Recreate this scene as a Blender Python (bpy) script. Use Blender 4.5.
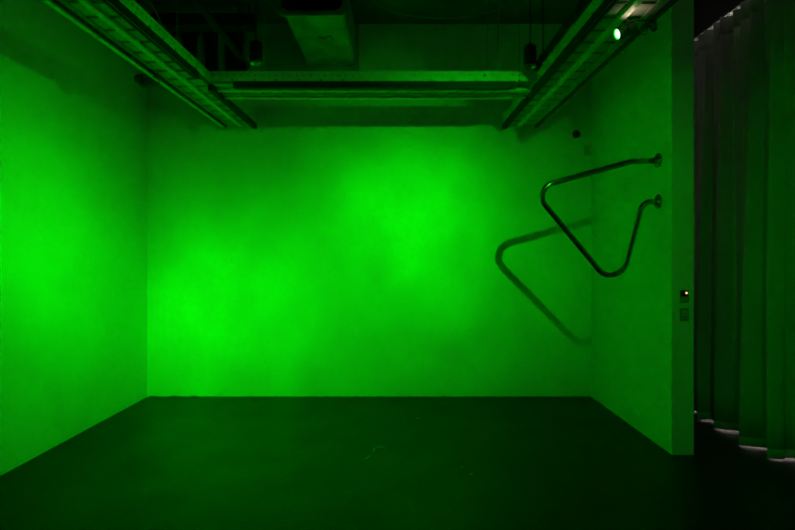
import bpy, bmesh, math, random
from mathutils import Vector, Matrix

random.seed(4)
sc = bpy.context.scene
C = sc.collection
for o in list(bpy.data.objects):
    bpy.data.objects.remove(o)
PI = math.pi
F = 530.0                      # focal length in pixels
CX, CY = 402.0, 260.0          # vanishing point of the room depth in the 795x530 frame

# ------------------------------------------------------------------ camera
cd = bpy.data.cameras.new('camera')
cam = bpy.data.objects.new('camera', cd)
C.objects.link(cam)
cam.location = (0, 0, 1.5)
cam.rotation_euler = (PI / 2, 0, 0)
cd.sensor_width = 36.0
cd.lens = F * 36.0 / 795.0
cd.shift_x = -(CX - 397.5) / 795.0
cd.shift_y = -(265.0 - CY) / 795.0
cd.clip_start = 0.02
sc.camera = cam

# ------------------------------------------------------------------ world, exposure
w = bpy.data.worlds.new('world')
sc.world = w
w.use_nodes = True
w.node_tree.nodes['Background'].inputs[0].default_value = (0, 0, 0, 1)
w.node_tree.nodes['Background'].inputs[1].default_value = 0.0
sc.view_settings.view_transform = 'Standard'
sc.view_settings.look = 'None'
sc.view_settings.exposure = 0.0
sc.view_settings.gamma = 1.0
sc.view_settings.use_curve_mapping = False

# lamp powers and aims of the green spotlights (the lights sit inside the lamp builders)
GREEN = (0.0, 1.0, 0.0)
# lobes: (point the lobe is thrown at, strength, spread sideways, spread up-down) - spreads in degrees
LAMPS = {
    'a': dict(pos=(1.262, 3.12, 2.828), aim=(-2.79, 2.75, 1.2), watt=620, seed=1.3, leak=0.16,
              lobes=(((-2.79, 3.95, 1.5), 0.44, 15, 12.5), ((-2.79, 4.3, 1.0), 0.26, 18, 15), ((-2.79, 3.2, 2.1), 0.11, 30, 15))),
    'b': dict(pos=(1.27, 1.92, 2.80), aim=(0.05, 5.8, 1.75), watt=690, seed=7.7, leak=0,
              lobes=(((-0.05, 5.8, 2.2), 0.36, 10, 8.5), ((0.20, 5.8, 1.62), 0.38, 10, 10), ((-0.70, 5.8, 2.0), 0.22, 7, 9), ((0.60, 5.8, 2.30), 0.12, 6, 6), ((0.10, 5.8, 1.42), 0.31, 23, 19), ((0.3, 5.8, 0.6), 0.12, 16, 12))),
    'c': dict(pos=(-1.72, 1.95, 2.85), aim=(-1.75, 5.8, 1.0), watt=560, seed=3.1, leak=0,
              lobes=(((-1.95, 5.8, 1.25), 0.51, 14, 9), ((-2.1, 5.8, 0.30), 0.70, 15, 11), ((-1.3, 5.8, 0.9), 0.18, 16, 12), ((-2.3, 5.8, 1.4), 0.17, 22, 19))),
    'd': dict(pos=(0.98, 0.62, 2.82), aim=(2.85, 3.2, 1.3), watt=30, seed=5.2, leak=0,
              lobes=(((2.75, 3.6, 1.1), 1.0, 24, 26),)),
    'e': dict(pos=(-1.58, 0.85, 2.80), aim=(2.85, 3.3, 1.3), watt=40, seed=2.2, leak=0,
              lobes=(((2.85, 3.3, 1.2), 1.0, 20, 20),)),
}

# ------------------------------------------------------------------ room numbers (metres)
D = 5.805            # back wall
XL = -2.79           # left wall
XR = 2.077           # right partition, inner face
XR2 = 2.246
YE = 4.08            # end of the partition
HC = 4.085           # ceiling
YF = -2.6            # wall behind the camera
XO = 4.6             # far wall of the space behind the curtain


def px(x, y, Y):     # pixel at known depth -> point
    return Vector(((x - CX) * Y / F, Y, 1.5 + (CY - y) * Y / F))


# ------------------------------------------------------------------ materials
MATS = {}


def mat(name, col, rough=0.5, metal=0.0, noise=0.0, nscale=6.0, bump=0.0, bscale=40.0, rvar=0.0,
        stretch=(1, 1, 1), emit=None, estr=0.0, spec=0.5, sheen=0.0):
    if name in MATS:
        return MATS[name]
    m = bpy.data.materials.new(name)
    m.use_nodes = True
    nt = m.node_tree
    b = nt.nodes['Principled BSDF']
    b.inputs['Base Color'].default_value = (*col, 1)
    b.inputs['Roughness'].default_value = rough
    b.inputs['Metallic'].default_value = metal
    b.inputs['Specular IOR Level'].default_value = spec
    if sheen:
        b.inputs['Sheen Weight'].default_value = sheen
    if emit:
        b.inputs['Emission Color'].default_value = (*emit, 1)
        b.inputs['Emission Strength'].default_value = estr
    tc = nt.nodes.new('ShaderNodeTexCoord')
    mp = nt.nodes.new('ShaderNodeMapping')
    mp.inputs['Scale'].default_value = stretch
    nt.links.new(tc.outputs['Object'], mp.inputs['Vector'])
    if noise or rvar:
        n = nt.nodes.new('ShaderNodeTexNoise')
        n.inputs['Scale'].default_value = nscale
        n.inputs['Detail'].default_value = 6
        n.inputs['Roughness'].default_value = 0.6
        nt.links.new(mp.outputs['Vector'], n.inputs['Vector'])
        if noise:
            r = nt.nodes.new('ShaderNodeValToRGB')
            r.color_ramp.elements[0].position = 0.3
            r.color_ramp.elements[1].position = 0.7
            r.color_ramp.elements[0].color = (*[c * (1 - noise) for c in col], 1)
            r.color_ramp.elements[1].color = (*[min(1, c * (1 + noise)) for c in col], 1)
            nt.links.new(n.outputs['Fac'], r.inputs['Fac'])
            nt.links.new(r.outputs['Color'], b.inputs['Base Color'])
        if rvar:
            k = nt.nodes.new('ShaderNodeMapRange')
            k.inputs['From Min'].default_value = 0.3
            k.inputs['From Max'].default_value = 0.7
            k.inputs['To Min'].default_value = rough - rvar
            k.inputs['To Max'].default_value = rough + rvar
            nt.links.new(n.outputs['Fac'], k.inputs['Value'])
            nt.links.new(k.outputs['Result'], b.inputs['Roughness'])
    if bump:
        n2 = nt.nodes.new('ShaderNodeTexNoise')
        n2.inputs['Scale'].default_value = bscale
        n2.inputs['Detail'].default_value = 4
        nt.links.new(mp.outputs['Vector'], n2.inputs['Vector'])
        bp = nt.nodes.new('ShaderNodeBump')
        bp.inputs['Strength'].default_value = bump
        bp.inputs['Distance'].default_value = 0.01
        nt.links.new(n2.outputs['Fac'], bp.inputs['Height'])
        nt.links.new(bp.outputs['Normal'], b.inputs['Normal'])
    MATS[name] = m
    return m


M_WALL = mat('white wall paint', (0.83, 0.83, 0.83), 0.85, noise=0.012, nscale=1.3, bump=0.012, bscale=90, spec=0.15)
M_WALLDARK = mat('grey wall paint', (0.7, 0.7, 0.7), 0.9, noise=0.1, nscale=2)
M_FLOOR = mat('dark polished concrete', (0.012, 0.012, 0.012), 0.36, noise=0.16, nscale=2.2, rvar=0.06, bump=0.02, bscale=30, spec=0.18)
M_CEIL = mat('dark concrete ceiling', (0.12, 0.12, 0.12), 0.95, noise=0.45, nscale=1.6, bump=0.3, bscale=9, spec=0.1)  # dark concrete tone, varied at random
M_PALE = mat('pale plaster', (0.8, 0.77, 0.75), 0.85, noise=0.03)
M_STEEL = mat('white painted steel', (0.70, 0.70, 0.68), 0.45, noise=0.08, nscale=9, bump=0.02)
M_PLATE = mat('shaded white tray plate', (0.37, 0.37, 0.35), 0.5, noise=0.22, nscale=11)  # white steel toned darker for the shading on the beam undersides
M_BLACK = mat('matt black metal', (0.012, 0.012, 0.012), 0.5, noise=0.2, spec=0.3)
M_BLACKP = mat('black painted pipe', (0.014, 0.014, 0.014), 0.6, noise=0.2, spec=0.3)
M_CHROME = mat('polished stainless steel', (0.27, 0.28, 0.27), 0.13, metal=1.0, noise=0.03, nscale=30)
M_GALV = mat('stained galvanised sheet', (0.33, 0.33, 0.31), 0.55, metal=0.35, noise=0.42, nscale=5, bump=0.15, bscale=14)
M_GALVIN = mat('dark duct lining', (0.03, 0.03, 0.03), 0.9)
M_WIRE = mat('steel wire', (0.45, 0.45, 0.45), 0.4, metal=0.6, noise=0.1)
M_CABLE = mat('grey cable sheath', (0.30, 0.30, 0.30), 0.6, noise=0.1)
M_CONDUIT = mat('dull grey conduit', (0.22, 0.22, 0.22), 0.6, noise=0.2)
M_CURTAIN = mat('heavy grey curtain cloth', (0.46, 0.45, 0.44), 0.95, noise=0.10, nscale=2.5, stretch=(1, 1, 0.15), bump=0.12, bscale=160, spec=0.05, sheen=0.2)
M_HEM = mat('curtain hem cloth', (0.5, 0.49, 0.48), 0.9, noise=0.08, nscale=30)
M_RUBBER = mat('black glossy lens', (0.006, 0.006, 0.006), 0.25)
M_SWPLATE = mat('grey switch plate', (0.42, 0.42, 0.42), 0.5, noise=0.05)
M_SWDARK = mat('charcoal switch plate', (0.09, 0.09, 0.09), 0.45, noise=0.1)
M_LED = mat('orange pilot lamp', (1.0, 0.4, 0.1), 0.4, emit=(1.0, 0.50, 0.22), estr=1.6)
M_LENS = mat('glowing green lens', (0.6, 1, 0.6), 0.3, emit=(0.72, 1.0, 0.72), estr=1.5)
M_GEL = mat('gel rim with halo glow', (0.0, 0.5, 0.0), 0.4, emit=(0.0, 1.0, 0.02), estr=0.75)  # rim emission stands in for the green glare halo round the lens
M_RIM = mat('bare aluminium rim', (0.8, 0.8, 0.8), 0.3, metal=0.7, noise=0.05)
M_MARK = mat('pale thread', (0.8, 0.8, 0.78), 0.8, noise=0.1)
M_GAP = mat('matt near-black', (0.02, 0.02, 0.02), 0.9, noise=0.3, nscale=20)
M_TUBE = mat('fluorescent tube', (1, 1, 1), 0.4, emit=(1.0, 0.90, 0.82), estr=250)


# ------------------------------------------------------------------ mesh helpers
def box(bm, a, b):
    x0, y0, z0 = a
    x1, y1, z1 = b
    v = [bm.verts.new(p) for p in ((x0, y0, z0), (x1, y0, z0), (x1, y1, z0), (x0, y1, z0),
                                   (x0, y0, z1), (x1, y0, z1), (x1, y1, z1), (x0, y1, z1))]
    for f in ((0, 3, 2, 1), (4, 5, 6, 7), (0, 1, 5, 4), (1, 2, 6, 5), (2, 3, 7, 6), (3, 0, 4, 7)):
        bm.faces.new([v[i] for i in f])


def bevel(bm, w_, seg=2):
    bmesh.ops.bevel(bm, geom=bm.edges[:], offset=w_, segments=seg, profile=0.5, affect='EDGES', clamp_overlap=True)


def tube(bm, pts, r, n=8, caps=True):
    pts = [Vector(p) for p in pts]
    rings = []
    up = None
    for i, p in enumerate(pts):
        if i == 0:
            t = pts[1] - p
        elif i == len(pts) - 1:
            t = p - pts[i - 1]
        else:
            t = (pts[i + 1] - p).normalized() + (p - pts[i - 1]).normalized()
        t.normalize()
        if up is None:
            up = Vector((0, 0, 1)) if abs(t.z) < 0.9 else Vector((1, 0, 0))
        a = t.cross(up)
        a.normalize()
        b = a.cross(t)
        b.normalize()
        up = b
        rings.append([bm.verts.new(p + r * (math.cos(2 * PI * k / n) * a + math.sin(2 * PI * k / n) * b)) for k in range(n)])
    for i in range(len(rings) - 1):
        for k in range(n):
            f = bm.faces.new([rings[i][k], rings[i][(k + 1) % n], rings[i + 1][(k + 1) % n], rings[i + 1][k]])
            f.smooth = True
    if caps:
        bm.faces.new(rings[0][::-1])
        bm.faces.new(rings[-1])


def lathe(bm, prof, n=20, axis=Vector((0, 0, 1)), org=Vector((0, 0, 0)), cap=True, smooth=True):
    """prof: list of (radius, distance along axis)"""
    q = Vector((0, 0, 1)).rotation_difference(Vector(axis))
    rings = []
    for r, z in prof:
        rings.append([bm.verts.new(Vector(org) + q @ Vector((r * math.cos(2 * PI * k / n), r * math.sin(2 * PI * k / n), z))) for k in range(n)])
    for i in range(len(rings) - 1):
        for k in range(n):
            f = bm.faces.new([rings[i][k], rings[i][(k + 1) % n], rings[i + 1][(k + 1) % n], rings[i + 1][k]])
            f.smooth = smooth
    if cap:
        bm.faces.new(rings[0][::-1])
        bm.faces.new(rings[-1])


def fillet(pts, radii, seg=10):
    pts = [Vector(p) for p in pts]
    out = [pts[0]]
    for i in range(1, len(pts) - 1):
        a = (pts[i - 1] - pts[i]).normalized()
        b = (pts[i + 1] - pts[i]).normalized()
        ang = a.angle(b)
        r = radii[i - 1]
        t = r / math.tan(ang / 2)
        cen = pts[i] + (a + b).normalized() * (r / math.sin(ang / 2))
        s = pts[i] + a * t - cen
        e = pts[i] + b * t - cen
        tot = s.angle(e)
        ax = s.cross(e).normalized()
        for k in range(seg + 1):
            out.append(cen + Matrix.Rotation(tot * k / seg, 3, ax) @ s)
    out.append(pts[-1])
    return out


def obj(name, bm, m, parent=None, fixn=True):
    if fixn:
        bmesh.ops.recalc_face_normals(bm, faces=bm.faces[:])
    me = bpy.data.meshes.new(name)
    bm.to_mesh(me)
    bm.free()
    me.materials.append(m)
    o = bpy.data.objects.new(name, me)
    C.objects.link(o)
    if parent:
        o.parent = parent
    return o


def tag(o, label, cat, group=None):
    o['label'] = label
    o['category'] = cat
    if group:
        o['group'] = group
    return o


def thing(name, label, cat, loc=(0, 0, 0), rz=0.0, group=None):
    o = bpy.data.objects.new(name, None)
    o.empty_display_size = 0.1
    C.objects.link(o)
    o.location = loc
    o.rotation_euler = (0, 0, rz)
    return tag(o, label, cat, group)


def struct(name, a, b, m, label=None, cat=None):
    bm = bmesh.new()
    box(bm, a, b)
    o = obj(name, bm, m)
    o['kind'] = 'structure'
    o['label'] = label
    o['category'] = cat
    return o


# ------------------------------------------------------------------ room shell
struct('floor', (XL - 0.15, YF - 0.15, -0.12), (XO + 0.15, D + 0.15, 0.0), M_FLOOR, 'dark polished concrete floor of the green lit room', 'floor')
struct('ceiling', (XL - 0.15, YF - 0.15, HC), (2.90, D + 0.15, HC + 0.15), M_CEIL, 'dark bare concrete ceiling above the lighting beams', 'ceiling')
struct('ceiling_outer', (2.90, YF - 0.15, HC), (XO + 0.15, D + 0.15, HC + 0.15), M_PALE, 'pale ceiling of the space behind the curtain', 'ceiling')
struct('wall_left', (XL - 0.15, YF, 0.0), (XL, D, HC), M_WALL, 'plain white left wall washed with green light', 'wall')
struct('wall_back', (XL - 0.15, D, 0.0), (XO + 0.15, D + 0.15, HC), M_WALL, 'plain white back wall with two bright green pools', 'wall')
struct('wall_right', (XR, YE, 0.0), (XR2, D, HC), M_WALL, 'thick white stub wall carrying the bent steel pipe', 'wall')
struct('wall_front', (XL - 0.15, YF - 0.15, 0.0), (XO + 0.15, YF, HC), M_WALLDARK, 'plain grey wall behind the viewer', 'wall')
struct('wall_outer', (XO, YF, 0.0), (XO + 0.15, D, HC), M_PALE, 'pale wall behind the curtain', 'wall')
struct('trim_1', (2.848, YF, 3.675), (2.95, D, HC), M_BLACKP, 'black bulkhead added above the curtain track to hold back light', 'bulkhead')  # added to stop the light behind the curtain leaking over its top

struct('trim_3', (XL, D - 0.006, 3.42), (-0.47, D - 0.0004, HC), mat('bare concrete', (0.36, 0.36, 0.35), 0.9, noise=0.2, nscale=3), 'bare concrete strip at the top left of the back wall', 'wall')

# dark irregular strip: shadow gap and damage at the wall foot put in as colour
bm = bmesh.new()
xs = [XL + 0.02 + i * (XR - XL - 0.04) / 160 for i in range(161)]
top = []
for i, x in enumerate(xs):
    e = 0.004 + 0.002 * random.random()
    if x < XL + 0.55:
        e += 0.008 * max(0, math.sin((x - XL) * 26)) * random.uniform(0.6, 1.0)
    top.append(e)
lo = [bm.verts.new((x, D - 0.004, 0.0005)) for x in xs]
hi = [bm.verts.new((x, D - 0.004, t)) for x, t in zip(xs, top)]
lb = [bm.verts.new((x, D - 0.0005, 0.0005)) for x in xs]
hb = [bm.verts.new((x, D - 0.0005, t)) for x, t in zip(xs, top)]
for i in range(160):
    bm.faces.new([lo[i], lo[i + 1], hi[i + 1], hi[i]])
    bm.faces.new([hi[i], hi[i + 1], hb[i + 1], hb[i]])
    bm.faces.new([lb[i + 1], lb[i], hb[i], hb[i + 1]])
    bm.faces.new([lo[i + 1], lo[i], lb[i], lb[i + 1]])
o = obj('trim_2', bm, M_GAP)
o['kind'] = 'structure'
o['label'] = 'ragged matt near-black strip painted in for the shadow gap and damage at the foot of the back wall'
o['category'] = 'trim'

# ------------------------------------------------------------------ lighting beams (perforated steel trays)
BZ = 2.92           # underside height
BW = 0.385          # width
PITCH = 0.18


def plate_mesh(u0, u1):
    bm_ = bmesh.new()
    box(bm_, (0.012, u0, 0.028), (PITCH - 0.012, u1, 0.031))
    bmesh.ops.recalc_face_normals(bm_, faces=bm_.faces[:])
    me = bpy.data.meshes.new('tray_plate')
    bm_.to_mesh(me)
    bm_.free()
    me.materials.append(M_PLATE)
    return me


PLATE_A = plate_mesh(0.044, 0.150)
PLATE_B = plate_mesh(0.200, 0.292)


def perforated(bm_, L, z0, z1, y, th, pitch=0.056, r=0.0105):
    """upright strip along x with a row of round holes cut through"""
    n = int(L / pitch)
    zc = (z0 + z1) / 2
    hw, hh = pitch / 2, (z1 - z0) / 2
    for i in range(n):
        xc = (i + 0.5) * L / n
        hw = L / n / 2
        inner = [(xc + r * math.cos(PI / 8 + PI / 4 * k), zc + r * math.sin(PI / 8 + PI / 4 * k)) for k in range(8)]
        outer = [(xc + hw, zc + hh * .5), (xc + hw * .5, zc + hh), (xc - hw * .5, zc + hh), (xc - hw, zc + hh * .5),
                 (xc - hw, zc - hh * .5), (xc - hw * .5, zc - hh), (xc + hw * .5, zc - hh), (xc + hw, zc - hh * .5)]
        vi = [bm_.verts.new((a, y, b)) for a, b in inner]
        vo = [bm_.verts.new((a, y, b)) for a, b in outer]
        for k in range(8):
            bm_.faces.new([vi[k], vo[k], vo[(k + 1) % 8], vi[(k + 1) % 8]])
        for a, b, c in (((xc + hw, zc + hh), 0, 1), ((xc - hw, zc + hh), 2, 3), ((xc - hw, zc - hh), 4, 5), ((xc + hw, zc - hh), 6, 7)):
            bm_.faces.new([bm_.verts.new((a[0], y, a[1])), vo[c], vo[b]])
        wall = [bm_.verts.new((a, y + th, b)) for a, b in inner]
        for k in range(8):
            bm_.faces.new([vi[k], vi[(k + 1) % 8], wall[(k + 1) % 8], wall[k]])


def beam(label, loc, rz, L, track_segs, ends=True, outer='rail'):
    t = thing('lighting_beam', label, 'lighting beam', loc, rz, 'white steel lighting beams under the ceiling')
    # inner side rail, perforated
    b = bmesh.new()
    perforated(b, L, 0.053, 0.113, 0.0, 0.004)
    o1 = obj('side_rail', b, M_STEEL, t, fixn=False)
    b = bmesh.new()
    box(b, (0, 0.0005, 0.113), (L, 0.034, 0.116))
    box(b, (0, 0.031, 0.098), (L, 0.034, 0.113))
    obj('top_flange', b, M_STEEL, t)
    # ticked strip between rail and track: short lugs with gaps
    n = int(L / PITCH)
    b = bmesh.new()
    for i in range(n):
        x0 = i * PITCH
        box(b, (x0 + 0.009, 0.001, 0.0355), (x0 + PITCH - 0.009, 0.005, 0.053))
    if L - n * PITCH > 0.02:
        box(b, (n * PITCH, 0.001, 0.0355), (L, 0.005, 0.053))
    obj('lug_strip', b, M_STEEL, t)
    # black lighting track along the inner edge
    for a, c in track_segs:
        b = bmesh.new()
        box(b, (a, 0.000, -0.020), (c, 0.012, 0.035))
        box(b, (a, 0.026, -0.020), (c, 0.038, 0.035))
        box(b, (a, 0.012, 0.022), (c, 0.026, 0.035))
        box(b, (a, 0.012, -0.020), (a + 0.02, 0.026, 0.022))
        box(b, (c - 0.02, 0.012, -0.020), (c, 0.026, 0.022))
        obj('lighting_track', b, M_BLACK, t)
    # tray plates, one by one
    for i in range(n):
        for me in (PLATE_A, PLATE_B):
            p = bpy.data.objects.new('tray_plate', me)
            C.objects.link(p)
            p.parent = t
            p.location = (i * PITCH, 0, random.uniform(-0.0012, 0.0012))
    b = bmesh.new()
    for i in range(1, n):
        for u0, u1 in ((0.044, 0.150), (0.200, 0.292)):
            box(b, (i * PITCH - 0.010, u0, 0.0225), (i * PITCH + 0.010, u1, 0.0255))
    obj('joint_strips', b, M_BLACK, t)
    # centre ridge and outer pieces
    b = bmesh.new()
    box(b, (0, 0.152, 0.004), (L, 0.198, 0.030))
    bevel(b, 0.004, 1)
    obj('centre_rail', b, M_STEEL, t)
    lip1, tr0, tr1, r0 = {'rail': (0.322, 0.323, 0.338, 0.340), 'track': (0.350, 0.351, 0.372, 0.374), 'plain': (0.340, 0, 0, 0.342)}[outer]
    b = bmesh.new()
    box(b, (0, 0.294, 0.018), (L, lip1, 0.032))
    obj('inner_lip', b, M_PLATE, t)
    if tr1:
        b = bmesh.new()
        box(b, (0, tr0, -0.006), (L, tr1, 0.032))
        obj('lighting_track', b, M_BLACK, t)
    b = bmesh.new()
    for i in range(n):
        x0 = i * PITCH
        box(b, (x0, r0, 0.002), (x0 + PITCH - 0.009, BW, 0.010))
    box(b, (0, r0, 0.010), (L, BW, 0.014))
    box(b, (0, BW - 0.004, 0.014), (L, BW, 0.112))
    box(b, (0, BW - 0.034, 0.112), (L, BW, 0.116))
    obj('side_rail', b, M_STEEL, t)
    if ends:
        b = bmesh.new()
        box(b, (0, 0.006, 0.034), (0.004, BW - 0.006, 0.112))
        obj('end_plate', b, M_STEEL, t)
    # cross ties over the tray
    for i in range(0, n, 4):
        b = bmesh.new()
        box(b, (i * PITCH + 0.07, 0.036, 0.100), (i * PITCH + 0.10, BW - 0.036, 0.104))
        obj('cross_tie', b, M_STEEL, t)
    return t


TL, TR = math.radians(0.8), math.radians(1.2)
# left beam: local x runs to the back wall, local y runs to the left wall
LB0 = Vector((-1.622, 0.45, BZ))
beam('white perforated lighting beam running along the left wall to the back wall', LB0, PI / 2 - TL, 5.22,
     ((0.0, 3.66), (3.93, 5.22)))
# right beam: local x runs towards the viewer, local y runs to the right wall
RB0 = Vector((1.075, 5.67, BZ))
beam('white perforated lighting beam on the right, carrying the glowing green spotlight', RB0, -PI / 2 + TR, 5.22,
     ((0.0, 1.02), (1.06, 5.22)), outer='track')
xl = -1.622 + math.tan(TL) * (4.31 - 0.45)
xr = 1.075 + math.tan(TR) * (5.67 - 4.31)
LC = xr - xl - 0.012
beam('white perforated cross beam spanning between the two long lighting beams', (xl + 0.006, 4.31, BZ), 0, LC,
     ((0.19, LC - 0.17),), ends=False, outer='plain')


# ------------------------------------------------------------------ spotlights
def gobo(light, q, pos, lobes, seed):
    """uneven lens: the lamp itself throws a soft pool made of a few overlapping lobes, a little cloudy"""
    light.use_nodes = True
    nt = light.node_tree
    em = nt.nodes['Emission']
    tc = nt.nodes.new('ShaderNodeTexCoord')
    sp = nt.nodes.new('ShaderNodeSeparateXYZ')
    nt.links.new(tc.outputs['Normal'], sp.inputs[0])

    def mth(op, a, b=None):
        n = nt.nodes.new('ShaderNodeMath')
        n.operation = op
        for i_, v in enumerate((a, b)):
            if v is None:
                continue
            if isinstance(v, (int, float)):
                n.inputs[i_].default_value = v
            else:
                nt.links.new(v, n.inputs[i_])
        return n.outputs[0]

    nz_ = mth('MAXIMUM', mth('MULTIPLY', sp.outputs[2], -1.0), 0.05)
    u = mth('DIVIDE', sp.outputs[0], nz_)
    v = mth('DIVIDE', sp.outputs[1], nz_)
    total = None
    for p, amp, su, sv in lobes:
        l = q.inverted() @ (Vector(p) - pos)
        u0, v0 = l.x / -l.z, l.y / -l.z
        du = mth('DIVIDE', mth('SUBTRACT', u, u0), math.tan(math.radians(su)))
        dv = mth('DIVIDE', mth('SUBTRACT', v, v0), math.tan(math.radians(sv)))
        r2 = mth('ADD', mth('MULTIPLY', du, du), mth('MULTIPLY', dv, dv))
        g = mth('MULTIPLY', mth('EXPONENT', mth('MULTIPLY', r2, -1.0)), amp)
        total = g if total is None else mth('ADD', total, g)
    mp = nt.nodes.new('ShaderNodeMapping')
    mp.inputs['Location'].default_value = (seed, seed * 0.7, 0)
    mp.inputs['Rotation'].default_value = (0, 0, 0.5)
    mp.inputs['Scale'].default_value = (1.1, 0.9, 1.0)
    nz = nt.nodes.new('ShaderNodeTexNoise')
    nz.inputs['Scale'].default_value = 8.0
    nz.inputs['Detail'].default_value = 2.0
    nz.inputs['Roughness'].default_value = 0.45
    nz.inputs['Distortion'].default_value = 0.4
    mr = nt.nodes.new('ShaderNodeMapRange')
    mr.inputs['From Min'].default_value = 0.3
    mr.inputs['From Max'].default_value = 0.7
    mr.inputs['To Min'].default_value = 0.82
    mr.inputs['To Max'].default_value = 1.18
    nt.links.new(tc.outputs['Normal'], mp.inputs['Vector'])
    nt.links.new(mp.outputs['Vector'], nz.inputs['Vector'])
    nt.links.new(nz.outputs['Fac'], mr.inputs['Value'])
    nt.links.new(mth('MULTIPLY', total, mr.outputs['Result']), em.inputs['Strength'])


def spotlight(label, pos, aim, mount, watt=0, seed=0.0, leak=0, lobes=(), lit=True, soft=0.014):
    """pos: centre of the lens; mount: point on the track; aim: point it looks at"""
    pos, aim, mount = Vector(pos), Vector(aim), Vector(mount)
    d = (aim - pos).normalized()
    t = thing('spotlight', label, 'spotlight', mount, 0, 'small spotlights clamped to the beams')
    def loc(p): return Vector(p) - mount
    back = pos - d * 0.13
    mid = pos - d * 0.065
    b = bmesh.new()
    lathe(b, [(0.012, 0), (0.026, 0.004), (0.030, 0.02), (0.030, 0.05), (0.026, 0.052), (0.026, 0.058), (0.031, 0.060), (0.033, 0.085),
              (0.036, 0.10), (0.037, 0.128), (0.033, 0.128), (0.032, 0.118)], 20, d, loc(back))
    obj('lamp_body', b, M_BLACK, t)
    b = bmesh.new()
    for k in range(5):
        lathe(b, [(0.031, 0.012 + k * 0.009), (0.034, 0.014 + k * 0.009), (0.031, 0.016 + k * 0.009)], 20, d, loc(back), cap=False)
    obj('cooling_fins', b, M_BLACK, t)
    b = bmesh.new()
    lathe(b, [(0.0005, 0.0), (0.016, -0.0012), (0.026, -0.004)], 20, d, loc(pos - d * 0.004), cap=False)
    obj('lens', b, M_LENS if lit else M_RUBBER, t)
    b = bmesh.new()
    lathe(b, [(0.026, -0.004), (0.030, 0.0), (0.0325, 0.001), (0.0325, -0.006)], 20, d, loc(pos - d * 0.004), cap=False)
    obj('gel_rim', b, M_GEL if lit else M_BLACK, t)
    # yoke
    side = d.cross(Vector((0, 0, 1))).normalized()
    up = side.cross(d).normalized()
    b = bmesh.new()
    pts = [mid + side * 0.042, mid + side * 0.042 + up * 0.03, mid + side * 0.034 + up * 0.052, mid - side * 0.034 + up * 0.052,
           mid - side * 0.042 + up * 0.03, mid - side * 0.042]
    tube(b, [loc(p) for p in pts], 0.004, 8)
    obj('yoke', b, M_BLACK, t)
    for s in (-1, 1):
        b = bmesh.new()
        lathe(b, [(0.010, 0), (0.012, 0.003), (0.012, 0.010), (0.009, 0.013)], 12, side * s, loc(mid + side * s * 0.034))
        obj('tilt_knob', b, M_BLACK, t)
    # arm to the track adapter
    b = bmesh.new()
    head = mid + up * 0.052
    tube(b, [loc(head), loc(head * 0.5 + mount * 0.5 + Vector((0, 0, -0.004))), loc(mount + Vector((0, 0, -0.02)))], 0.006, 8)
    obj('arm', b, M_BLACK, t)
    b = bmesh.new()
    box(b, (-0.017, -0.035, -0.03), (0.017, 0.035, -0.001))
    bevel(b, 0.004, 2)
    obj('track_adapter', b, M_BLACK, t)
    # power lead
    b = bmesh.new()
    p0 = back
    p3 = mount + Vector((0.0, 0.03, -0.02))
    pts = []
    for i in range(13):
        f = i / 12
        p = p0.lerp(p3, f) + Vector((0.03, 0.03, -0.045)) * math.sin(PI * f)
        pts.append(loc(p))
    tube(b, pts, 0.003, 6)
    obj('power_lead', b, M_BLACK, t)
    if lit:
        ld = bpy.data.lights.new('spot_lamp', 'SPOT')
        ld.color = GREEN
        ld.energy = watt
        ld.spot_size = math.radians(130)
        ld.spot_blend = 0.3
        ld.shadow_soft_size = soft
        q_ = d.to_track_quat('-Z', 'Y')
        gobo(ld, q_, pos, lobes, seed)
        lo_ = bpy.data.objects.new('spot_lamp', ld)
        C.objects.link(lo_)
        lo_.parent = t
        lo_.location = loc(pos + d * 0.004)
        lo_.rotation_euler = q_.to_euler()
        if leak:
            # unfiltered white light escaping from the back vents of the housing, upwards to the beam
            l2 = bpy.data.lights.new('vent_leak', 'SPOT')
            l2.color = (1.0, 0.80, 0.50)
            l2.energy = leak
            l2.spot_size = math.radians(145)
            l2.spot_blend = 0.6
            l2.shadow_soft_size = 0.008
            q = bpy.data.objects.new('vent_leak', l2)
            C.objects.link(q)
            q.parent = t
            q.location = loc((1.335, 3.07, 2.878))
            q.rotation_euler = Vector((0.0, -0.15, 1)).to_track_quat('-Z', 'Y').to_euler()
    return t


k = LAMPS['a']
ta = spotlight('small spotlight with a glowing green lens under the right beam', k['pos'], k['aim'], (1.455, 3.10, BZ + 0.002), k['watt'], k['seed'], k['leak'], k['lobes'])
b = bmesh.new()
lathe(b, [(0.010, 0.0), (0.020, 0.004), (0.022, 0.020), (0.018, 0.050), (0.008, 0.056)], 14, Vector((0.25, 0, -1)).normalized(), Vector((0.008, 0.0, -0.030)))
obj('clamp_knob', b, M_BLACK, ta)
k = LAMPS['b']
spotlight('green spotlight on the right beam nearest the viewer, aimed at the back wall', k['pos'], k['aim'], (1.495, 1.88, BZ + 0.002), k['watt'], k['seed'], 0, k['lobes'])
k = LAMPS['d']  # unseen spotlight added to brighten the curtain and the stub wall end
spotlight('dim green fill spotlight added out of view on the right beam to brighten the curtain', k['pos'], k['aim'], (1.185, 0.58, BZ - 0.018), k['watt'], k['seed'], 0, k['lobes'])
k = LAMPS['e']  # unseen spotlight added to light the curtain folds from the left
spotlight('dim green fill spotlight added out of view on the left beam to light the curtain folds', k['pos'], k['aim'], (-1.67, 0.80, BZ - 0.018), k['watt'], k['seed'], 0, k['lobes'], soft=0.06)
k = LAMPS['c']
spotlight('green spotlight on the left beam aimed at the back wall', k['pos'], k['aim'], (-1.90, 1.90, BZ + 0.002), k['watt'], k['seed'], 0, k['lobes'])
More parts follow.
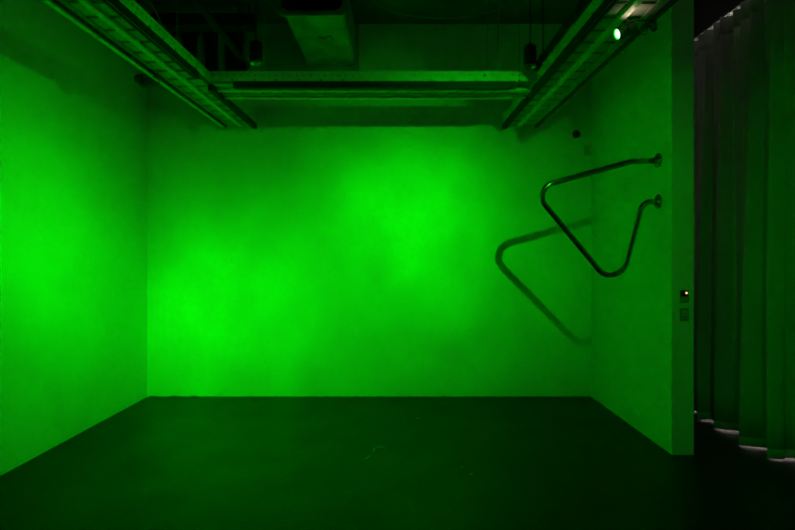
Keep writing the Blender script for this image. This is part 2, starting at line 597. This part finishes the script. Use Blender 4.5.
spotlight('unlit black spotlight on the outer edge of the left beam', (-2.05, 4.22, 2.90), (-2.2, 5.8, 2.75), (-1.875, 4.08, BZ + 0.002), lit=False)


# ------------------------------------------------------------------ hanging black cylinder lamps
def can_lamp(label, p, zc):
    t = thing('pendant_lamp', label, 'pendant lamp', p, 0, 'black cylinder lamps hanging behind the cross beam')
    b = bmesh.new()
    lathe(b, [(0.045, 0.205), (0.057, 0.200), (0.060, 0.190), (0.060, 0.0), (0.056, 0.0), (0.055, 0.03)], 24)
    obj('lamp_shade', b, M_BLACK, t)
    b = bmesh.new()
    lathe(b, [(0.0605, 0.000), (0.0615, 0.006), (0.0615, 0.012), (0.0605, 0.014)], 24, cap=False)
    lathe(b, [(0.0605, 0.0), (0.052, 0.002), (0.045, 0.014), (0.03, 0.02)], 24, cap=False)
    obj('reflector_rim', b, M_RIM, t)
    b = bmesh.new()
    lathe(b, [(0.012, 0.203), (0.012, 0.23), (0.006, 0.24)], 12)
    obj('cord_grip', b, M_BLACK, t)
    b = bmesh.new()
    tube(b, [(0, 0, 0.235), (0.002, 0, (zc - p[2]) * 0.5), (0, 0, zc - p[2] - 0.02)], 0.007, 6)
    obj('cord', b, M_BLACK, t)
    b = bmesh.new()
    lathe(b, [(0.05, zc - p[2] - 0.03), (0.05, zc - p[2] - 0.001)], 16)
    obj('ceiling_rose', b, M_BLACK, t)
    return t


pl = px(256, 64, 5.0)
can_lamp('black cylinder pendant lamp hanging above the left end of the cross beam', pl, HC)
pr = px(530, 67.5, 5.0)
can_lamp('black cylinder pendant lamp hanging above the right end of the cross beam', pr, HC)


# ------------------------------------------------------------------ black pipes above the beams
def black_pipe(label, xa, ya, xb, yb, z):
    t = thing('ceiling_pipe', label, 'pipe', (0, 0, 0), 0, 'black pipes hung below the ceiling')
    b = bmesh.new()
    tube(b, [(xa, ya, z), (xb, yb, z)], 0.030, 14)
    obj('pipe', b, M_BLACKP, t)
    for f in (0.05, 0.45, 0.93):
        x, y = xa + (xb - xa) * f, ya + (yb - ya) * f
        b = bmesh.new()
        lathe(b, [(0.034, -0.012), (0.036, -0.010), (0.036, 0.010), (0.034, 0.012)], 14, Vector((xb - xa, yb - ya, 0)).normalized(), Vector((x, y, z)))
        c = obj('pipe_clamp', b, M_BLACKP, t)
        b = bmesh.new()
        tube(b, [(x, y, z + 0.034), (x, y, HC - 0.001)], 0.006, 6)
        obj('hanger_rod', b, M_BLACKP, c)
    b = bmesh.new()
    lathe(b, [(0.033, 0), (0.035, 0.004), (0.035, 0.05), (0.02, 0.056)], 14, Vector((xb - xa, yb - ya, 0)).normalized(), Vector((xb, yb, z)) - Vector((xb - xa, yb - ya, 0)).normalized() * 0.04)
    obj('end_cap', b, M_BLACKP, t)


black_pipe('black pipe running back above the left lighting beam', -1.52, 1.5, -1.53, 5.22, 3.42)
black_pipe('black pipe running back above the right lighting beam', 1.40, 1.5, 1.33, 5.28, 3.42)
# bracket with a knuckle beside the right pendant lamp, hanging off the black pipe
t = thing('swivel_bracket', 'black swivel bracket hanging from the pipe beside the right pendant lamp', 'bracket', (1.335, 5.12, 3.385))
b = bmesh.new(); box(b, (-0.045, -0.04, -0.055), (0.035, 0.04, 0.0)); bevel(b, 0.008, 2); obj('clamp_block', b, M_BLACK, t)
b = bmesh.new(); tube(b, [(-0.01, 0, -0.05), (-0.03, 0, -0.10), (-0.04, 0, -0.20)], 0.022, 10); obj('arm', b, M_BLACK, t)
b = bmesh.new(); tube(b, [(0.03, 0, -0.012), (0.20, 0, -0.012)], 0.012, 8); obj('side_bar', b, M_BLACK, t)
t = thing('swivel_bracket', 'black swivel bracket below the pipe beside the left pendant lamp', 'bracket', (-1.527, 5.12, 3.385))
b = bmesh.new(); box(b, (-0.03, -0.03, -0.055), (0.03, 0.03, 0.0)); bevel(b, 0.008, 2); obj('clamp_block', b, M_BLACK, t)
b = bmesh.new(); tube(b, [(0.0, 0, -0.05), (0.015, 0, -0.11), (0.015, 0, -0.26)], 0.018, 10); obj('arm', b, M_BLACK, t)

# ------------------------------------------------------------------ air duct
ZD = 3.62
t = thing('air_duct', 'stained galvanised rectangular air duct with an open flanged mouth', 'air duct', (0, 0, 0))


def rrect(x0, x1, z0, z1, r, n=5):
    out = []
    for cx, cz, a0 in ((x1 - r, z0 + r, -PI / 2), (x1 - r, z1 - r, 0), (x0 + r, z1 - r, PI / 2), (x0 + r, z0 + r, PI)):
        for i in range(n + 1):
            a = a0 + PI / 2 * i / n
            out.append((cx + r * math.cos(a), cz + r * math.sin(a)))
    return out


def loft(bm_, rings, closed_ends=False):
    R = [[bm_.verts.new(p) for p in r] for r in rings]
    for i in range(len(R) - 1):
        n = len(R[i])
        for k_ in range(n):
            bm_.faces.new([R[i][k_], R[i][(k_ + 1) % n], R[i + 1][(k_ + 1) % n], R[i + 1][k_]])


x0, x1 = -1.04, -0.50
b = bmesh.new()
ys = [4.56, 4.9, 5.3, 5.74, D - 0.007]
loft(b, [[(x, y, z + (0.006 * math.sin(x * 9 + y * 7) if z < ZD + 0.1 else 0)) for x, z in rrect(x0, x1, ZD, ZD + 0.40, 0.05)] for y in ys])
obj('duct_body', b, M_GALV, t, fixn=True)
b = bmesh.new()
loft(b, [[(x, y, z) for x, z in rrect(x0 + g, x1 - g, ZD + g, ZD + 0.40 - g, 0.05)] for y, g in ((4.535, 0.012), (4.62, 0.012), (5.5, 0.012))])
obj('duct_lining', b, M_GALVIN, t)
b = bmesh.new()
loft(b, [[(x, y, z) for x, z in rrect(x0 - g, x1 + g, ZD - g, ZD + 0.40 + g, 0.07)] for y, g in
         ((4.565, 0.0), (4.562, 0.030), (4.525, 0.034), (4.520, 0.026), (4.53, -0.012))])
obj('mouth_flange', b, M_GALV, t)
b = bmesh.new()
loft(b, [[(x, y, z) for x, z in rrect(x0 - g, x1 + g, ZD - g, ZD + 0.40 + g, 0.06)] for y, g in ((5.70, 0.001), (5.702, 0.014), (5.725, 0.014), (5.727, 0.001))])
obj('seam_collar', b, M_GALV, t)
for x in (x0 + 0.05, x1 - 0.05):
    b = bmesh.new()
    tube(b, [(x, 4.75, ZD + 0.40), (x, 4.75, HC - 0.001)], 0.006, 6)
    obj('hanger_rod', b, M_WIRE, t)
# sagging patch of torn tape under the duct
b = bmesh.new()
tube(b, [(-0.80, 5.02, ZD - 0.007), (-0.74, 5.04, ZD - 0.012), (-0.68, 4.99, ZD - 0.012), (-0.655, 5.07, ZD - 0.010)], 0.006, 6)
obj('loose_tape', b, M_GAP, t)

# ------------------------------------------------------------------ conduits and dark services, back left
def simple(name, label, cat, fn, m, group=None):
    b_ = bmesh.new()
    fn(b_)
    return tag(obj(name, b_, m), label, cat, group)


for x_, lab in ((179, 'leftmost of three grey conduit boxes high on the back wall at left'),
                (201, 'middle of three grey conduit boxes high on the back wall at left'),
                (222, 'rightmost of three grey conduit boxes high on the back wall at left')):
    p = px(x_, 60, 5.70)
    t = thing('conduit_box', lab, 'conduit', (p.x, 5.69, 3.50), 0, 'grey conduit boxes on the back wall')
    b = bmesh.new(); box(b, (-0.028, -0.03, 0.0), (0.028, 0.06, 0.40)); bevel(b, 0.006, 1); obj('box_body', b, M_CONDUIT, t)
    b = bmesh.new(); tube(b, [(0, 0.03, 0.40), (0, 0.03, HC - 3.502)], 0.014, 8); obj('conduit', b, M_CONDUIT, t)
t = thing('cable_trunking', 'dark trunking box crossing high above the left end of the cross beam', 'trunking', (-2.0, 5.35, 3.83))
b = bmesh.new(); box(b, (-0.58, -0.08, 0.0), (0.52, 0.08, 0.13)); bevel(b, 0.01, 1); obj('trunking_body', b, M_BLACKP, t)
for s in (-0.5, 0.45):
    b = bmesh.new(); tube(b, [(s, 0, 0.13), (s, 0, HC - 3.831)], 0.008, 6); obj('hanger_rod', b, M_BLACKP, t)
t = thing('service_panel', 'black service panel fixed high on the back wall at left', 'service panel', (-2.12, D - 0.007, 3.52))
b = bmesh.new(); box(b, (-0.46, -0.05, 0.0), (0.38, 0.0, 0.50)); bevel(b, 0.006, 1); obj('panel_body', b, M_BLACKP, t)

# ------------------------------------------------------------------ hanging wires and cables
zt = BZ + 0.117


def wire(label, x_, Y, r, zb, m, group='thin lines hanging from the ceiling', twist=0.0):
    X = (x_ - CX) * Y / F
    def fn(b_):
        n = 40 if twist else 2
        for s in ((-1, 1) if twist else (1,)):
            pts = []
            for i in range(n + 1):
                z = zb + (HC - 0.001 - zb) * i / n
                a = i * 1.3
                pts.append((X + s * twist * math.cos(a), Y + s * twist * math.sin(a), z))
            tube(b_, pts, r, 6)
    return simple('suspension_wire', label, 'wire', fn, m, group)


wire('twisted steel wire holding the right end of the cross beam', 498, 4.33, 0.003, zt, M_WIRE, twist=0.006)
wire('steel wire rising from the cross beam just right of the left pendant lamp', 264, 4.33, 0.004, zt, M_WIRE)
wire('steel wire rising behind the left pendant lamp', 256.5, 5.25, 0.005, 3.40, M_WIRE)
wire('leftmost of two thin dark lines left of the right pendant lamp', 487, 4.66, 0.004, zt, M_CONDUIT)
wire('thin dark line between the twisted wire and the right pendant lamp', 519, 4.66, 0.004, zt, M_CONDUIT)
for lab, X, Y in (('steel wire holding the left beam near its bracketed spotlight', -1.74, 4.10),
                  ('steel wire holding the left beam close to the viewer', -1.79, 2.3),
                  ('steel wire holding the right beam close to the viewer', 1.34, 2.4)):
    tag(obj('suspension_wire', (lambda b_: (tube(b_, [(X, Y, BZ + 0.105), (X, Y, HC - 0.001)], 0.003, 6), b_)[1])(bmesh.new()), M_CONDUIT),
        lab, 'wire', 'thin lines hanging from the ceiling')


def cable(label, pts, r=0.006, m=M_CABLE):
    P = [Vector(p) for p in pts]
    out = []
    for i in range(len(P) - 1):
        a, b_, c, d_ = P[max(i - 1, 0)], P[i], P[i + 1], P[min(i + 2, len(P) - 1)]
        for s in range(8):
            t_ = s / 8
            out.append(0.5 * ((2 * b_) + (-a + c) * t_ + (2 * a - 5 * b_ + 4 * c - d_) * t_ ** 2 + (-a + 3 * b_ - 3 * c + d_) * t_ ** 3))
    out.append(P[-1])
    return simple('loose_cable', label, 'cable', lambda bb: tube(bb, out, r, 6), m, 'loose cables under the ceiling')


cable('thin grey cable sagging under the ceiling right of the air duct',
      [(-0.35, 5.1, HC - 0.003), px(385, 9, 5.1), px(420, 17, 5.1), px(455, 18, 5.1), px(490, 12, 5.1), px(505, 6, 5.1), px(518, -6, 5.1), px(523, -13, 5.1)], 0.005)
cable('grey cable looping up from the left lighting beam', [(-1.60, 3.58, BZ + 0.11), px(155, 10, 3.62), px(150, 3, 3.6), px(141, -2, 3.6), px(128, -12, 3.5), px(112, -40, 3.3), (-1.75, 3.2, HC - 0.003)], 0.005)

# ------------------------------------------------------------------ bent steel pipe on the right wall
YP = 4.29
def pp(x, y): return px(x, y, YP)
f1 = Vector((XR - 0.001, YP, pp(659, 160.5).z))
f2 = Vector((XR - 0.001, YP, pp(659, 201.5).z))
t = thing('bent_steel_rail', 'polished steel pipe bent into an open triangle on the right wall', 'steel rail', (XR, YP, f2.z))
org = Vector((XR, YP, f2.z))
path = fillet([f1, pp(632, 161.5), pp(531.5, 188.8), px(618.3, 293, 4.47), pp(642.5, 201.5), f2], [0.22, 0.11, 0.125, 0.095], 14)
b = bmesh.new()
tube(b, [p - org for p in path], 0.023, 18)
obj('pipe', b, M_CHROME, t)
for f in (f1, f2):
    b = bmesh.new()
    lathe(b, [(0.059, 0.0), (0.060, 0.006), (0.056, 0.013), (0.038, 0.018), (0.030, 0.028), (0.024, 0.038)], 28, Vector((-1, 0, 0)), f - org)
    fl = obj('wall_flange', b, M_CHROME, t)
    for a in (PI / 2, PI / 2 + 2 * PI / 3, PI / 2 + 4 * PI / 3):
        b = bmesh.new()
        lathe(b, [(0.007, 0.014), (0.007, 0.019), (0.004, 0.021)], 8, Vector((-1, 0, 0)), f - org + Vector((0, math.cos(a) * 0.043, math.sin(a) * 0.043)))
        obj('screw', b, M_CHROME, fl)

# ------------------------------------------------------------------ wall fittings
p = px(576.3, 134.3, D)
t = thing('wall_sensor', 'small round black sensor high on the back wall near the corner', 'sensor', (p.x, D - 0.0005, p.z))
b = bmesh.new(); lathe(b, [(0.043, 0), (0.044, 0.012), (0.038, 0.022), (0.030, 0.024)], 24, Vector((0, -1, 0))); obj('housing', b, M_BLACK, t)
b = bmesh.new(); lathe(b, [(0.026, 0.0235), (0.022, 0.030), (0.010, 0.034), (0.001, 0.035)], 20, Vector((0, -1, 0))); obj('lens', b, M_RUBBER, t)

t = thing('cover_plate', 'faint pale cover plate on the back wall beside the corner', 'cover plate', (2.025, D - 0.0005, px(590, 150, D).z))
b = bmesh.new(); box(b, (-0.035, -0.010, -0.06), (0.035, 0.0, 0.06)); bevel(b, 0.003, 2); obj('plate', b, mat('pale grey plastic', (0.5, 0.5, 0.5), 0.5, noise=0.05), t)
for s in (-0.045, 0.045):
    b = bmesh.new(); lathe(b, [(0.005, 0.009), (0.005, 0.012)], 8, Vector((0, -1, 0)), Vector((0, 0, s))); obj('screw', b, M_WIRE, t)

xs_, = (px(684, 0, YE).x,)
# upper switch: charcoal upper half with an orange pilot lamp, two keys below
t = thing('light_switch', 'dark wall switch with a small glowing orange lamp on the stub wall', 'switch', (xs_, YE - 0.0005, px(684, 296.3, YE).z), 0, 'switches on the end of the stub wall')
b = bmesh.new(); box(b, (-0.033, -0.008, -0.048), (0.033, 0.0, 0.048)); bevel(b, 0.003, 2); obj('plate', b, M_SWDARK, t)
b = bmesh.new(); box(b, (-0.028, -0.011, 0.002), (0.028, -0.0075, 0.043)); bevel(b, 0.0015, 1); obj('display', b, M_RUBBER, t)
b = bmesh.new(); lathe(b, [(0.0085, 0.0), (0.0085, 0.003), (0.004, 0.005)], 12, Vector((0, -1, 0)), Vector((0.013, -0.0105, 0.026))); obj('pilot_lamp', b, M_LED, t)
for s in (-0.015, 0.015):
    b = bmesh.new(); box(b, (s - 0.012, -0.012, -0.040), (s + 0.012, -0.0075, -0.005)); bevel(b, 0.002, 1); obj('key', b, M_SWPLATE, t)
t = thing('light_switch', 'plain grey wall switch directly below the one with the orange lamp', 'switch', (xs_, YE - 0.0005, px(684, 314.5, YE).z), 0, 'switches on the end of the stub wall')
b = bmesh.new(); box(b, (-0.033, -0.008, -0.048), (0.033, 0.0, 0.048)); bevel(b, 0.003, 2); obj('plate', b, M_SWDARK, t)
b = bmesh.new(); box(b, (-0.028, -0.011, -0.012), (0.028, -0.0075, 0.038)); bevel(b, 0.002, 1); obj('rocker', b, M_SWPLATE, t)
for s in (-0.015, 0.015):
    b = bmesh.new(); box(b, (s - 0.011, -0.011, -0.040), (s + 0.011, -0.0075, -0.018)); bevel(b, 0.002, 1); obj('key', b, M_SWPLATE, t)

# ------------------------------------------------------------------ curtain
YT0, YT1 = 5.775, -1.9
hem_pts = [(2.84, 5.775), (2.88, 5.65), (2.76, 5.52), (2.90, 5.46), (2.84, 5.36), (2.77, 5.28), (2.92, 5.22), (2.86, 5.08), (2.765, 4.965), (2.80, 4.95), (2.888, 4.945),
           (2.89, 4.86), (2.79, 4.73), (2.77, 4.70), (2.83, 4.645), (2.904, 4.61), (2.90, 4.54), (2.75, 4.31), (2.737, 4.27), (2.80, 4.235), (2.885, 4.206), (2.89, 4.15),
           (2.77, 4.02), (2.752, 3.994), (2.80, 3.975), (2.858, 3.965), (2.868, 3.99), (2.91, 3.985), (2.955, 3.96), (2.93, 3.88), (2.80, 3.70), (2.76, 3.64)]
y = 3.64
while y > YT1 + 0.4:
    s = random.uniform(0.9, 1.15)
    hem_pts += [(2.80, y - 0.04 * s), (2.90, y - 0.07 * s), (2.90, y - 0.14 * s), (2.78, y - 0.29 * s), (2.755, y - 0.33 * s)]
    y -= 0.33 * s
hem_pts.append((2.84, YT1))


def crom(P, per):
    P = [Vector((a, b_)) for a, b_ in P]
    out = []
    for i in range(len(P) - 1):
        a, b_, c, d_ = P[max(i - 1, 0)], P[i], P[i + 1], P[min(i + 2, len(P) - 1)]
        for s_ in range(per):
            t_ = s_ / per
            out.append(0.5 * ((2 * b_) + (-a + c) * t_ + (2 * a - 5 * b_ + 4 * c - d_) * t_ ** 2 + (-a + 3 * b_ - 3 * c + d_) * t_ ** 3))
    out.append(P[-1])
    return out


line = crom(hem_pts, 8)
cum = [0.0]
for i in range(1, len(line)):
    cum.append(cum[-1] + (line[i] - line[i - 1]).length)
TOT = cum[-1]
ROWS = [0.018, 0.075, 0.078, 0.3, 0.6, 1.0, 1.4, 1.8, 2.2, 2.6, 2.9, 3.15, 3.35, 3.48, 3.53, 3.62]
COLS = []
for i, pnt in enumerate(line):
    f = cum[i] / TOT
    yt = YT0 + (YT1 - YT0) * f                       # evenly gathered heading
    col = []
    for z in ROWS:
        g = min(1.0, max(0.0, (z - 0.1) / 3.5))
        g2 = g ** 1.6
        xt = 2.865 + 0.030 * math.sin(2 * PI * yt / 0.13)
        yy = pnt.y * (1 - 0.5 * g2) + yt * 0.5 * g2 if z < 3.4 else pnt.y * 0.5 + yt * 0.5
        amp = 1 - 0.72 * g2
        x = 2.845 + (pnt.x - 2.845) * amp + (xt - 2.865) * g2 + 0.008 * math.sin(z * 1.7 + f * 90) * (1 - g)
        zz = z
        if z == ROWS[-1]:
            zz = 3.645 - 0.017 * abs(math.sin(PI * yy / 0.13)) ** 0.7
        if z == ROWS[0]:
            zz = 0.0105 + 0.002 * math.sin(f * 130) + 0.002 * math.sin(f * 51)
        col.append(Vector((x, yy, zz)))
    COLS.append(col)

t = thing('curtain', 'tall heavy grey curtain hanging in deep folds right of the stub wall', 'curtain', (2.85, 4.0, 0.0))


def cloth(name, r0, r1, m):
    b_ = bmesh.new()
    V = [[b_.verts.new(c[r] - Vector((2.85, 4.0, 0))) for r in range(r0, r1 + 1)] for c in COLS]
    for i in range(len(V) - 1):
        for r in range(r1 - r0):
            f_ = b_.faces.new([V[i][r], V[i + 1][r], V[i + 1][r + 1], V[i][r + 1]])
            f_.smooth = True
    o_ = obj(name, b_, m, t, fixn=False)
    md = o_.modifiers.new('thickness', 'SOLIDIFY')
    md.thickness = 0.004
    md.offset = 0
    return o_


cloth('fabric', 2, 13, M_CURTAIN)
cloth('hem', 0, 2, M_HEM)
cloth('heading', 13, len(ROWS) - 1, M_CURTAIN)

t = thing('curtain_track', 'dark curtain track fixed under the black bulkhead', 'curtain track', (2.865, 0, 3.652))
b = bmesh.new()
box(b, (-0.016, YT1, 0.010), (0.016, D - 0.01, 0.0225))
box(b, (-0.016, YT1, 0.0), (-0.006, D - 0.01, 0.010))
box(b, (0.006, YT1, 0.0), (0.016, D - 0.01, 0.010))
obj('rail', b, M_BLACK, t)
b = bmesh.new()
box(b, (-0.005, -0.006, -0.006), (0.005, 0.006, 0.009))
h0 = obj('glider_hook', b, M_STEEL, t)
h0.location = (0, 5.655, 0)
for i in range(1, 44):
    h = h0.copy()
    C.objects.link(h)
    h.parent = t
    h.location = (0, 5.655 - i * 0.13, 0)

# wall lamp in the space behind the curtain: its light leaks under the hem and over the heading
t = thing('wall_batten', 'long white tube lamp on the wall behind the curtain', 'wall lamp', (XO - 0.001, 3.6, 2.9))
b = bmesh.new(); box(b, (-0.06, -2.1, -0.05), (0.0, 2.1, 0.05)); bevel(b, 0.006, 1); obj('housing', b, M_STEEL, t)
b = bmesh.new(); tube(b, [(-0.09, -2.05, 0), (-0.09, 2.05, 0)], 0.019, 10); obj('tube', b, M_TUBE, t)
for s in (-2.07, 2.07):
    b = bmesh.new(); box(b, (-0.115, s - 0.02, -0.022), (-0.058, s + 0.02, 0.022)); obj('lamp_holder', b, M_STEEL, t)

# ------------------------------------------------------------------ small things on the floor
def ground(x, y):
    Y = 1.5 * F / (y - CY)
    return Vector(((x - CX) * Y / F, Y, 0.0022))


P = [ground(*q) for q in ((361, 462), (366, 459), (371, 455.5), (374.5, 451.5), (374, 449), (378, 447.6), (382, 447.4), (387, 448.5))]  # path of a scuff mark on the floor, built as a flat pale strip
simple('scuff', 'pale bent thread marking the middle of the floor', 'scuff', lambda bb: (tube(bb, P, 0.008, 6), [setattr(v.co, 'z', 0.0004 + max(0.0, v.co.z + 0.0023) * 0.2) for v in bb.verts]), M_MARK)
for lab, q in (('small pale scrap on the floor right of the thread, near the back wall', (417.5, 418)),
               ('small pale scrap on the dark floor at right of the middle', (471.5, 474)),
               ('tiny pale crumb just left of the scrap on the dark floor', (462, 467))):
    g = ground(*q)
    b = bmesh.new()
    vs = [b.verts.new((0.016 * math.cos(a) * random.uniform(.6, 1.2), 0.010 * math.sin(a) * random.uniform(.6, 1.2), 0.0)) for a in [i * PI / 4 for i in range(8)]]
    tp = b.verts.new((0.001, 0, 0.004))
    b.faces.new(vs[::-1])
    for i in range(8):
        b.faces.new([vs[i], vs[(i + 1) % 8], tp])
    o = tag(obj('paper_scrap', b, M_MARK), lab, 'scrap', 'scraps on the floor')
    o.location = (g.x, g.y, 0.0003)
